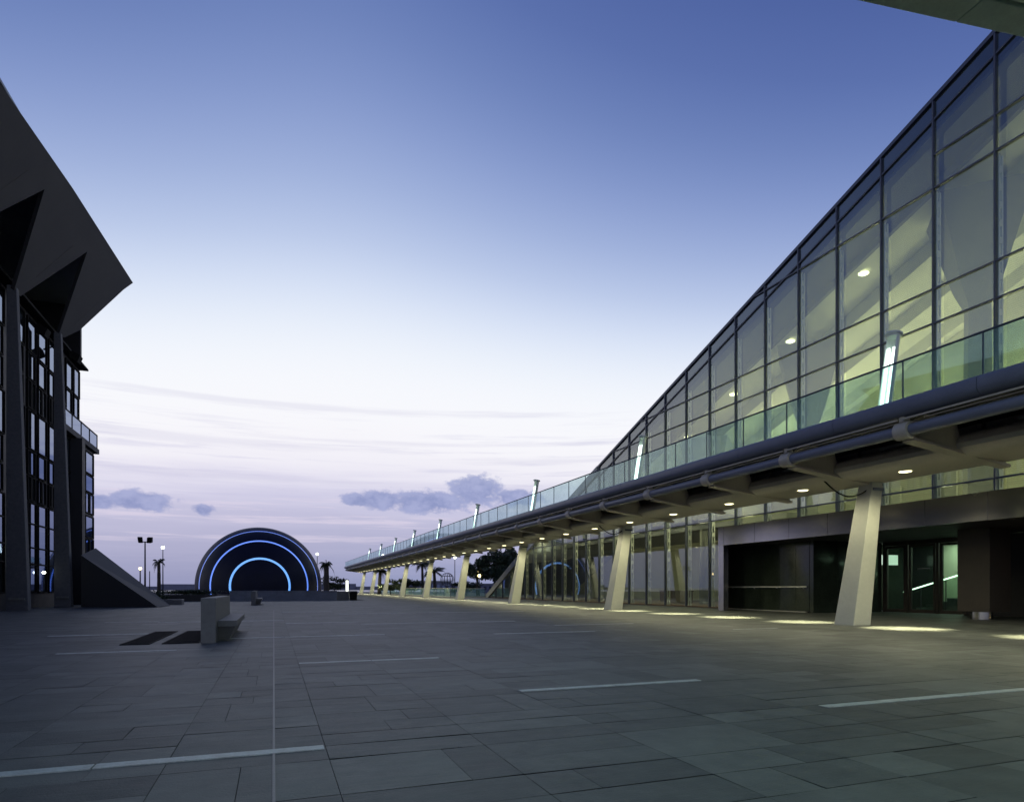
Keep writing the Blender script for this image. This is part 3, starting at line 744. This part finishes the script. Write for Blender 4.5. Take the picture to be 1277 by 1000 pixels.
# ------------------------------------------------------------------ plants
def leaves(parent, name, c, rad, n, size, seed, mat, lumps=9, squash=.8):
    rg = random.Random(seed); b = MB()
    cl = []
    for _ in range(lumps):
        d = Vector((rg.gauss(0,1), rg.gauss(0,1), rg.gauss(0,1))).normalized()*rg.uniform(.35,.85)
        cl.append((Vector((d.x*rad[0], d.y*rad[1], d.z*rad[2])), rg.uniform(.28,.5)))
    for _ in range(n):
        p_, r_ = rg.choice(cl)
        d = Vector((rg.gauss(0,1), rg.gauss(0,1), rg.gauss(0,1))).normalized()*(rg.random()**.4)*r_
        q = Vector(c)+p_+Vector((d.x*rad[0], d.y*rad[1], d.z*rad[2]*squash))
        s = size*rg.uniform(.6,1.3)
        e1 = Vector((rg.gauss(0,1), rg.gauss(0,1), rg.gauss(0,1))).normalized(); e2 = e1.cross(Vector((rg.gauss(0,1), rg.gauss(0,1), rg.gauss(0,1)))).normalized()
        b.add([q-e1*s, q+e2*s*.45, q+e1*s, q-e2*s*.45], [(0,1,2,3)])
    return b.build(name, mat, parent, fix=False)
def tree(x, y, h, rad, label, n, size, seed, trunk_r=.18, group='trees beyond the walkway', name='broadleaf_tree', zt=.35):
    t = thing(name, label, 'tree', (x,y,0), group); rg = random.Random(seed+50)
    b = MB(); b.tube([(x,y,-.05),(x+rg.uniform(-.1,.1),y,h*zt*.6),(x+rg.uniform(-.3,.3),y,h*zt*1.3)], [trunk_r,trunk_r*.8,trunk_r*.55], 8)
    for k in range(5):
        an = k*1.256+rg.random(); e = Vector((x+math.cos(an)*rad[0]*.6, y+math.sin(an)*rad[1]*.6, h-rad[2]*rg.uniform(.7,1.3)))
        b.tube([(x,y,h*zt*rg.uniform(.8,1.1)), tuple((Vector((x,y,h*zt*1.3))+e)/2), tuple(e)], [trunk_r*.5,trunk_r*.35,trunk_r*.15], 6)
    b.build('trunk', M['bark'], t, smooth=True)
    leaves(t, 'crown', (x,y,h-rad[2]), rad, n, size, seed, M['leaf'], lumps=14)
    return t
def palm(x, y, h, label, nf, fl, seed, droop=1.0, tr=.16, lift=.5):
    t = thing('palm_tree', label, 'tree', (x,y,0), 'palm trees'); rg = random.Random(seed)
    b = MB(); lx = rg.uniform(-.2,.2)
    pts = [(x+lx*(k/8)**2, y, h*k/8) for k in range(9)]
    b.tube(pts, [tr*(1.25-.35*k/8+(.08 if k%2 else 0)) for k in range(9)], 9); b.build('trunk', M['bark'], t, smooth=True)
    b = MB(); top = Vector(pts[-1])
    for k in range(nf):
        an = 2*math.pi*k/nf+rg.uniform(-.2,.2); el = rg.uniform(-.1, 1.0)*lift
        d = Vector((math.cos(an), math.sin(an), 0)); prevp = top; L = fl*rg.uniform(.8,1.1)
        side = Vector((-d.y, d.x, 0))
        for s in range(1, 9):
            f = s/8; p_ = top+d*(L*f*(.95-.15*f*droop))+Vector((0,0,L*(el*f*1.5-droop*.75*f*f)))
            wv = .04*(1-f)+.012
            b.add([prevp-side*wv, prevp+side*wv, p_+side*wv*.8, p_-side*wv*.8], [(0,1,2,3)])
            for sg in (-1, 1):
                for u in (0,.33,.66):
                    q = prevp.lerp(p_, u); ll = .42*fl/1.6*math.sin(math.pi*min(.95,f*.85+.12))*rg.uniform(.8,1.1)
                    tip = q+side*sg*ll+d*ll*.55-Vector((0,0,ll*(.35+.4*droop)))
                    wd = d*.045*fl/1.6
                    b.add([q-wd, q+wd, tip], [(0,1,2)])
            prevp = p_
    b.build('frond_crown', M['palm'], t, fix=False)
    return t
t_h = bpy.data.objects['hedge_planter']
leaves(t_h, 'hedge_leaves', (-7.0,58.85,.75), (2.8,.5,.3), 2200, .08, 5, M['leaf'], lumps=26)
leaves(t2, 'low_shrub', (-7.0,48.2,.42), (.9,.5,.35), 700, .07, 6, M['leaf'], lumps=10)
palm(-12.2, 81.5, 4.0, 'slim young palm with tied fronds left of the dome', 12, .95, 11, 1.6, .17, 1.1)
palm(6.2, 83, 4.1, 'stout short palm standing right of the dome', 16, 1.25, 12, 1.3, .3, .9)
tree(7.3, 84.5, 2.6, (1.9,1.5,1.0), 'round bush right of the dome beside the short palm', 900, .17, 21, .06, None, 'garden_bush')
palm(23.6, 106, 5.2, 'tall palm seen between the fifth and sixth columns', 18, 2.2, 13, 1.0, .2, .7)
palm(25.0, 103, 3.9, 'palm with spreading fronds between the fourth and fifth columns', 16, 2.4, 14, .8, .24, .8)
palm(18.2, 118, 4.3, 'dark palm between the seventh and eighth columns', 16, 2.0, 15, 1.2, .3, .6)
tree(29.6, 84, 7.0, (2.8,2.6,2.9), 'large dark spreading tree behind the sloping glass tip', 4200, .26, 31, .24)
tree(27.6, 88, 6.1, (1.7,1.6,2.2), 'smaller loose tree left of the large spreading tree', 1900, .24, 32, .14)
tree(34.5, 92, 8.2, (3.2,3,3.4), 'dense dark tree right behind the large spreading tree', 2600, .28, 33, .2)
tree(20.9, 102, 2.9, (2.6,2,1.3), 'wide low bush between the fifth and sixth columns', 1700, .2, 34, .08, None, 'garden_bush')
tree(18.2, 106, 2.5, (2.0,1.5,1.1), 'low bush between the sixth and seventh columns', 1300, .2, 35, .08, None, 'garden_bush')
tree(27.5, 93, 2.2, (2.4,1.4,.9), 'clipped low shrub below the large spreading tree', 1300, .18, 36, .07, None, 'garden_bush')

# ------------------------------------------------------------------ street lamps, sign, balustrade, far things
def pole_lamp(name, x, y, h, label, kind):
    t = thing(name, label, 'lamp', (x,y,0), 'street lamps on the sea road')
    b = MB(); b.tube([(x,y,-.05),(x,y,h)], [.09,.055], 8); b.build('pole', M['pole'], t, smooth=True)
    if kind == 'flood':
        b = MB(); b.tube([(x-.3,y,h),(x+.3,y,h)], .05, 6); b.build('crossarm', M['pole'], t)
        for s in (-1, 1):
            b = MB(); cx = x+.32*s
            b.hexa([(cx-.17,y-.2,h-.12),(cx+.17,y-.2,h-.12),(cx+.2+.08*s,y+.2,h-.02),(cx-.2+.08*s,y+.2,h-.02),(cx-.19+.06*s,y-.3,h+.36),(cx+.19+.06*s,y-.3,h+.36),(cx+.2+.1*s,y+.1,h+.46),(cx-.2+.1*s,y+.1,h+.46)]); b.build('floodlight', M['black'], t, bevel=.03)
    else:
        r_, mt = {'big':(.24,'lamp_white'),'globe':(.16,'lamp_amber'),'amber':(.24,'lamp_amber')}[kind]
        b = MB(); b.lathe([(.02,h),(r_*.7,h+r_*.3),(r_,h+r_),(r_*.7,h+r_*1.7),(.02,h+r_*2)], x, y, 14); b.build('lamp_head', M[mt], t, smooth=True)
        b = MB(); b.lathe([(r_*.75,h+r_*1.9),(.03,h+r_*2.35)], x, y, 12); b.build('lamp_cap', M['pole'], t)
    return t
pole_lamp('floodlight_pole', -11.0, 66, 5.3, 'tall dark pole with two unlit floodlights beside the ramp', 'flood')
pole_lamp('street_lamp', -15.5, 107, 6.9, 'bright white street lamp on a tall pole left of the dome', 'big')
pole_lamp('street_lamp', -13.2, 76.5, 3.0, 'short globe lamp glowing beside the floodlight pole', 'globe')
pole_lamp('street_lamp', 7.6, 124, 7.2, 'white street lamp peeping over the right flank of the dome', 'big')
pole_lamp('street_lamp', 29.5, 107, 6.2, 'white street lamp on a tall pole between the fourth and fifth columns', 'big')
pole_lamp('street_lamp', 30.6, 97, 3.4, 'upper amber lamp glowing in front of the loose tree', 'amber')
pole_lamp('street_lamp', 27.3, 86, 2.6, 'lower amber lamp glowing in front of the loose tree', 'amber')
b = MB(); b.tube([(-14.5,90,-.05),(-14.5,90,3.2)], [.07,.05], 6); o = b.build('bare_post', M['pole']); tag(o, 'thin bare post between the floodlight pole and the slim palm', 'post')
t = thing('lit_sign_pillar', 'slim pillar with a white lit face at the far walkway end', 'sign', (7.3,69,0))
MB().box(7.05,7.45,69,69.25,-.02,2.0).build('pillar_body', M['pole'], t, bevel=.01)
MB().box(7.12,7.38,68.985,68.998,.75,1.9).build('lit_face', M['sign_white'], t)
bal = thing('glass_balustrade', 'low glass balustrade behind the far slanted columns', 'balustrade', (19.5,71,0))
pts = [(23.2,70.9),(19.4,72.2)]+[(19.4,72.2+7*k) for k in range(1,9)]
for k, (a, c) in enumerate(zip(pts[:-1], pts[1:])):
    A, C = Vector((*a,0)), Vector((*c,0)); d = (C-A).normalized(); nn = Vector((d.y,-d.x,0))*.012
    b = MB(); A2, C2 = A+d*.03, C-d*.03
    b.hexa([A2-nn+Vector((0,0,.1)), C2-nn+Vector((0,0,.1)), C2+nn+Vector((0,0,.1)), A2+nn+Vector((0,0,.1)), A2-nn+Vector((0,0,1.02)), C2-nn+Vector((0,0,1.02)), C2+nn+Vector((0,0,1.02)), A2+nn+Vector((0,0,1.02))]); b.build('glass_pane', M['glass_rail'], bal)
    b = MB(); b.tube([tuple(A+Vector((0,0,1.05))), tuple(C+Vector((0,0,1.05)))], .03, 6); b.build('handrail', M['fin'], bal)
    b = MB(); b.box(A.x-.03,A.x+.03,A.y-.03,A.y+.03,0,1.04); b.build('post', M['steel_frame'], bal)
    b = MB(); b.tube([tuple(A+Vector((0,0,.05))), tuple(C+Vector((0,0,.05)))], .05, 6); b.build('kerb', M['edge'], bal)
def building(x0, x1, y0, y1, h, label, nwin):
    t = thing('far_building', label, 'building', ((x0+x1)/2,y0,0), 'low buildings by the sea road')
    MB().box(x0,x1,y0,y1,-.05,h).build('wall', M['far'], t)
    MB().box(x0-.2,x1+.2,y0-.2,y1+.2,h+.002,h+.25).build('roof', M['roof'], t)
    for k in range(nwin):
        xa = x0+(x1-x0)*(k+.25)/nwin; xb = x0+(x1-x0)*(k+.75)/nwin
        MB().box(xa,xb,y0-.05,y0-.005,h*.35,h*.75).build('window', M['glass_hall'], t)
building(34,40.5,150,156,2.6,'low flat pavilion left of the wire ball by the sea road',5)
building(41.5,52,152,158,2.0,'long low building seen between the third and fourth columns',7)
building(50,60,135,142,3.4,'taller low building behind the large spreading tree',5)
t = thing('wire_sculpture', 'round wire ball sculpture on the skyline between two columns', 'sculpture', (35.5,135,0))
b = MB()
for k in range(7):
    an = math.pi*k/7; b.tube([(35.5+1.5*math.cos(an)*math.cos(q*math.pi/10), 135+1.5*math.sin(an)*math.cos(q*math.pi/10), 2.9+1.5*math.sin(q*math.pi/10)) for q in range(21)], .045, 5)
for z in (-.8,0,.8):
    r_ = math.sqrt(2.25-z*z); b.tube([(35.5+r_*math.cos(q*math.pi/10),135+r_*math.sin(q*math.pi/10),2.9+z) for q in range(21)], .045, 5)
b.build('wire_ball', M['pole'], t); b = MB(); b.tube([(35.5,135,0),(35.5,135,1.4)], .2, 8); b.build('stand', M['pole'], t)
b = MB(); rg = random.Random(2)
x = -420
while x < 420:
    w = rg.uniform(8,40); b.box(x, x+w*.98, 760+rg.uniform(0,20), 800, -1.3, rg.uniform(2.0,6.5)); x += w
o = b.build('far_shore', M['far']); tag(o, 'thin dark strip of far shore along the sea horizon', 'shore', kind='structure')

# ------------------------------------------------------------------ overhead canopy above the viewer
cn = thing('overhead_canopy', 'green-grey canopy edge jutting in above the viewer at upper right', 'canopy', (9,5,8))
def cany(x): return 5.68-.15*(x-6.3)
for (xa, xb) in [(2.0,7.9),(7.91,10.6),(10.61,15)]:
    MB().hexa([(xa,cany(xa)-.34,8.1),(xb,cany(xb)-.34,8.1),(xb,cany(xb),8.1),(xa,cany(xa),8.1),(xa,cany(xa)-.34,8.5),(xb,cany(xb)-.34,8.5),(xb,cany(xb),8.5),(xa,cany(xa),8.5)]).build('edge_panel', M['canopy'], cn, bevel=.015)
b = MB(); b.tube([(2,cany(2)-.43,8.16),(15,cany(15)-.43,8.16)], .07, 12); b.build('gutter_pipe', M['canopy'], cn, smooth=True)
MB().hexa([(2,-7,8.3),(15,-7,8.3),(15,cany(15)-.36,8.3),(2,cany(2)-.36,8.3),(2,-7,8.5),(15,-7,8.5),(15,cany(15)-.36,8.5),(2,cany(2)-.36,8.5)]).build('soffit', M['deck_under'], cn)

for x in (3.4, 8.6):
    b = MB(); b.box(x-.6,x+.6,.7,.86,8.16,8.298); b.build('strip_fixture', M['fin'], cn)
    b = MB(); b.box(x-.56,x+.56,.72,.84,8.15,8.158); b.build('strip_lens', M['tube'], cn)
    area('canopy_light', (x,.78,8.14), 130, 1.1, .12, (.62,1,.72))

# ------------------------------------------------------------------ world: dusk sky
w = bpy.data.worlds.new('World'); sc.world = w; w.use_nodes = True
t = NT(w.node_tree)
for n in list(t.n): t.n.remove(n)
out = t.new('ShaderNodeOutputWorld')
tc = t.new('ShaderNodeTexCoord'); sx = t.new('ShaderNodeSeparateXYZ'); t.link(tc.outputs['Generated'], sx.inputs[0])
X, Y, Z = sx.outputs
el = t.math('MULTIPLY', t.math('ARCSINE', t.math('MAXIMUM', Z, 0.0)), 180/math.pi)
az = t.math('MULTIPLY', t.math('ARCTAN2', X, Y), 180/math.pi)
daz = t.math('ADD', az, -5.0)
k_ = t.math('MINIMUM', t.math('MULTIPLY', t.math('SUBTRACT', t.math('SQRT', t.math('ADD', t.math('MULTIPLY', daz, daz), 100.0)), 10.0), .0088), .8)
ele = t.math('MULTIPLY', el, t.math('ADD', k_, 1.0))
# long faint streaks
cv = t.new('ShaderNodeCombineXYZ'); t.link(t.math('MULTIPLY', az, .035), cv.inputs[0]); t.link(t.math('MULTIPLY', el, .55), cv.inputs[1])
st1 = t.noise(cv.outputs[0], 1.6, 6, .6)
cv2 = t.new('ShaderNodeCombineXYZ'); t.link(t.math('MULTIPLY', az, .05), cv2.inputs[0]); t.link(t.math('MULTIPLY', el, 1.1), cv2.inputs[1]); cv2.inputs[2].default_value = 3.3
st2 = t.noise(cv2.outputs[0], 1.2, 7, .65)
wob = t.math('MULTIPLY', t.math('SUBTRACT', st1, .5), 3.2)
lowband = t.smooth(el, 18.0, 9.0)
ele2 = t.math('ADD', ele, t.math('MULTIPLY', wob, lowband))
S = 1/90
stops = [(0.0,(140,149,186)),(2.2,(160,164,198)),(5.4,(188,187,215)),(8.2,(208,206,231)),(10.0,(236,233,245)),(13.0,(249,248,252)),(17.5,(247,249,254)),
         (21,(236,242,252)),(24.5,(214,225,246)),(28,(186,201,233)),(32,(159,177,219)),(36.5,(132,152,203)),(41,(109,131,186)),(46,(90,112,172)),(54,(71,92,154)),(66,(56,76,136)),(90,(42,58,116))]
base = t.ramp(t.math('MULTIPLY', ele2, S), [(p_*S, lin(*c)) for p_, c in stops], 'B_SPLINE')
# pinkish and lavender streaks near the horizon
m1 = t.math('MULTIPLY', t.smooth(st2, .50, .68), t.math('MULTIPLY', t.smooth(el, 4.0, 8.5), t.smooth(el, 16.5, 11.5)))
base = t.mixc(t.math('MULTIPLY', m1, .32), base, lin(190,189,222))
m2 = t.math('MULTIPLY', t.smooth(st2, .50, .36), t.math('MULTIPLY', t.smooth(el, 2.0, 5.0), t.smooth(el, 9.0, 7.0)))
base = t.mixc(t.math('MULTIPLY', m2, .55), base, lin(226,216,234))
# low cumulus banks
cn1 = t.new('ShaderNodeCombineXYZ'); t.link(az, cn1.inputs[0]); t.link(t.math('MULTIPLY', el, 1.5), cn1.inputs[1])
cnz = t.noise(cn1.outputs[0], .62, 8, .62)
def blob(a0, e0, hw, hh):
    dx = t.math('DIVIDE', t.math('SUBTRACT', az, a0), hw); dy = t.math('DIVIDE', t.math('SUBTRACT', el, e0), hh)
    d = t.math('SQRT', t.math('ADD', t.math('MULTIPLY', dx, dx), t.math('MULTIPLY', dy, dy)))
    return t.math('SUBTRACT', 1.0, d)
cl = None
for bl in [(13.0,7.6,4.4,1.15),(17.3,8.7,2.9,1.6),(8.9,7.7,2.4,1.0),(20.8,8.1,2.8,.9),(-9.9,6.7,2.7,.95),(-12.6,6.5,1.6,.7),(-5.4,6.3,1.0,.5),(6.9,7.6,1.7,.7)]:
    v = blob(*bl); cl = v if cl is None else t.math('MAXIMUM', cl, v)
mask = t.smooth(t.math('ADD', cl, t.math('MULTIPLY', t.math('SUBTRACT', cnz, .5), 2.1)), -.05, .42)
band = None
for (a0_, e0_, hw_, hh_) in [(-8,11.9,22,.55),(12,12.6,20,.35),(26,11.2,14,.5),(-2,9.1,30,.45),(2,15.2,30,.4)]:
    v = blob(a0_, e0_, hw_, hh_); band = v if band is None else t.math('MAXIMUM', band, v)
bm_ = t.smooth(t.math('ADD', band, t.math('MULTIPLY', t.math('SUBTRACT', st2, .5), 3.0)), -.1, .8)
base = t.mixc(t.math('MULTIPLY', bm_, .27), base, lin(198,196,222))
ccol = t.mixc(t.smooth(cnz, .35, .65), lin(132,144,192), lin(160,168,210))
base = t.mixc(t.math('MULTIPLY', mask, .88), base, ccol)
bg = t.new('ShaderNodeBackground'); t.link(base, bg.inputs[0]); bg.inputs[1].default_value = 1.0
sky = t.new('ShaderNodeTexSky', sky_type='NISHITA'); sky.sun_disc = False; sky.sun_elevation = R(1.5); sky.sun_rotation = R(-6)
bg2 = t.new('ShaderNodeBackground'); t.link(sky.outputs[0], bg2.inputs[0]); bg2.inputs[1].default_value = .0008
ad = t.new('ShaderNodeAddShader'); t.link(bg.outputs[0], ad.inputs[0]); t.link(bg2.outputs[0], ad.inputs[1]); t.link(ad.outputs[0], out.inputs[0])

# ------------------------------------------------------------------ camera
cam = bpy.data.cameras.new('camera'); co = bpy.data.objects.new('camera', cam); COL.objects.link(co)
co.location = (0,0,1.1); co.rotation_euler = (R(90), 0, -math.atan(297/792))
cam.sensor_fit = 'HORIZONTAL'; cam.sensor_width = 36; cam.lens = 792/1277*36
cam.shift_y = (733-500)/1277; cam.shift_x = 0
cam.clip_start = .1; cam.clip_end = 12000
sc.camera = co
sc.render.engine = 'CYCLES'
cy = sc.cycles
cy.use_denoising = True
cy.max_bounces = 8; cy.transparent_max_bounces = 32; cy.glossy_bounces = 4; cy.diffuse_bounces = 4; cy.transmission_bounces = 6
cy.sample_clamp_indirect = 6; cy.caustics_reflective = False; cy.caustics_refractive = False
vs = sc.view_settings; vs.view_transform = 'Standard'; vs.look = 'None'; vs.exposure = 0; vs.gamma = 1
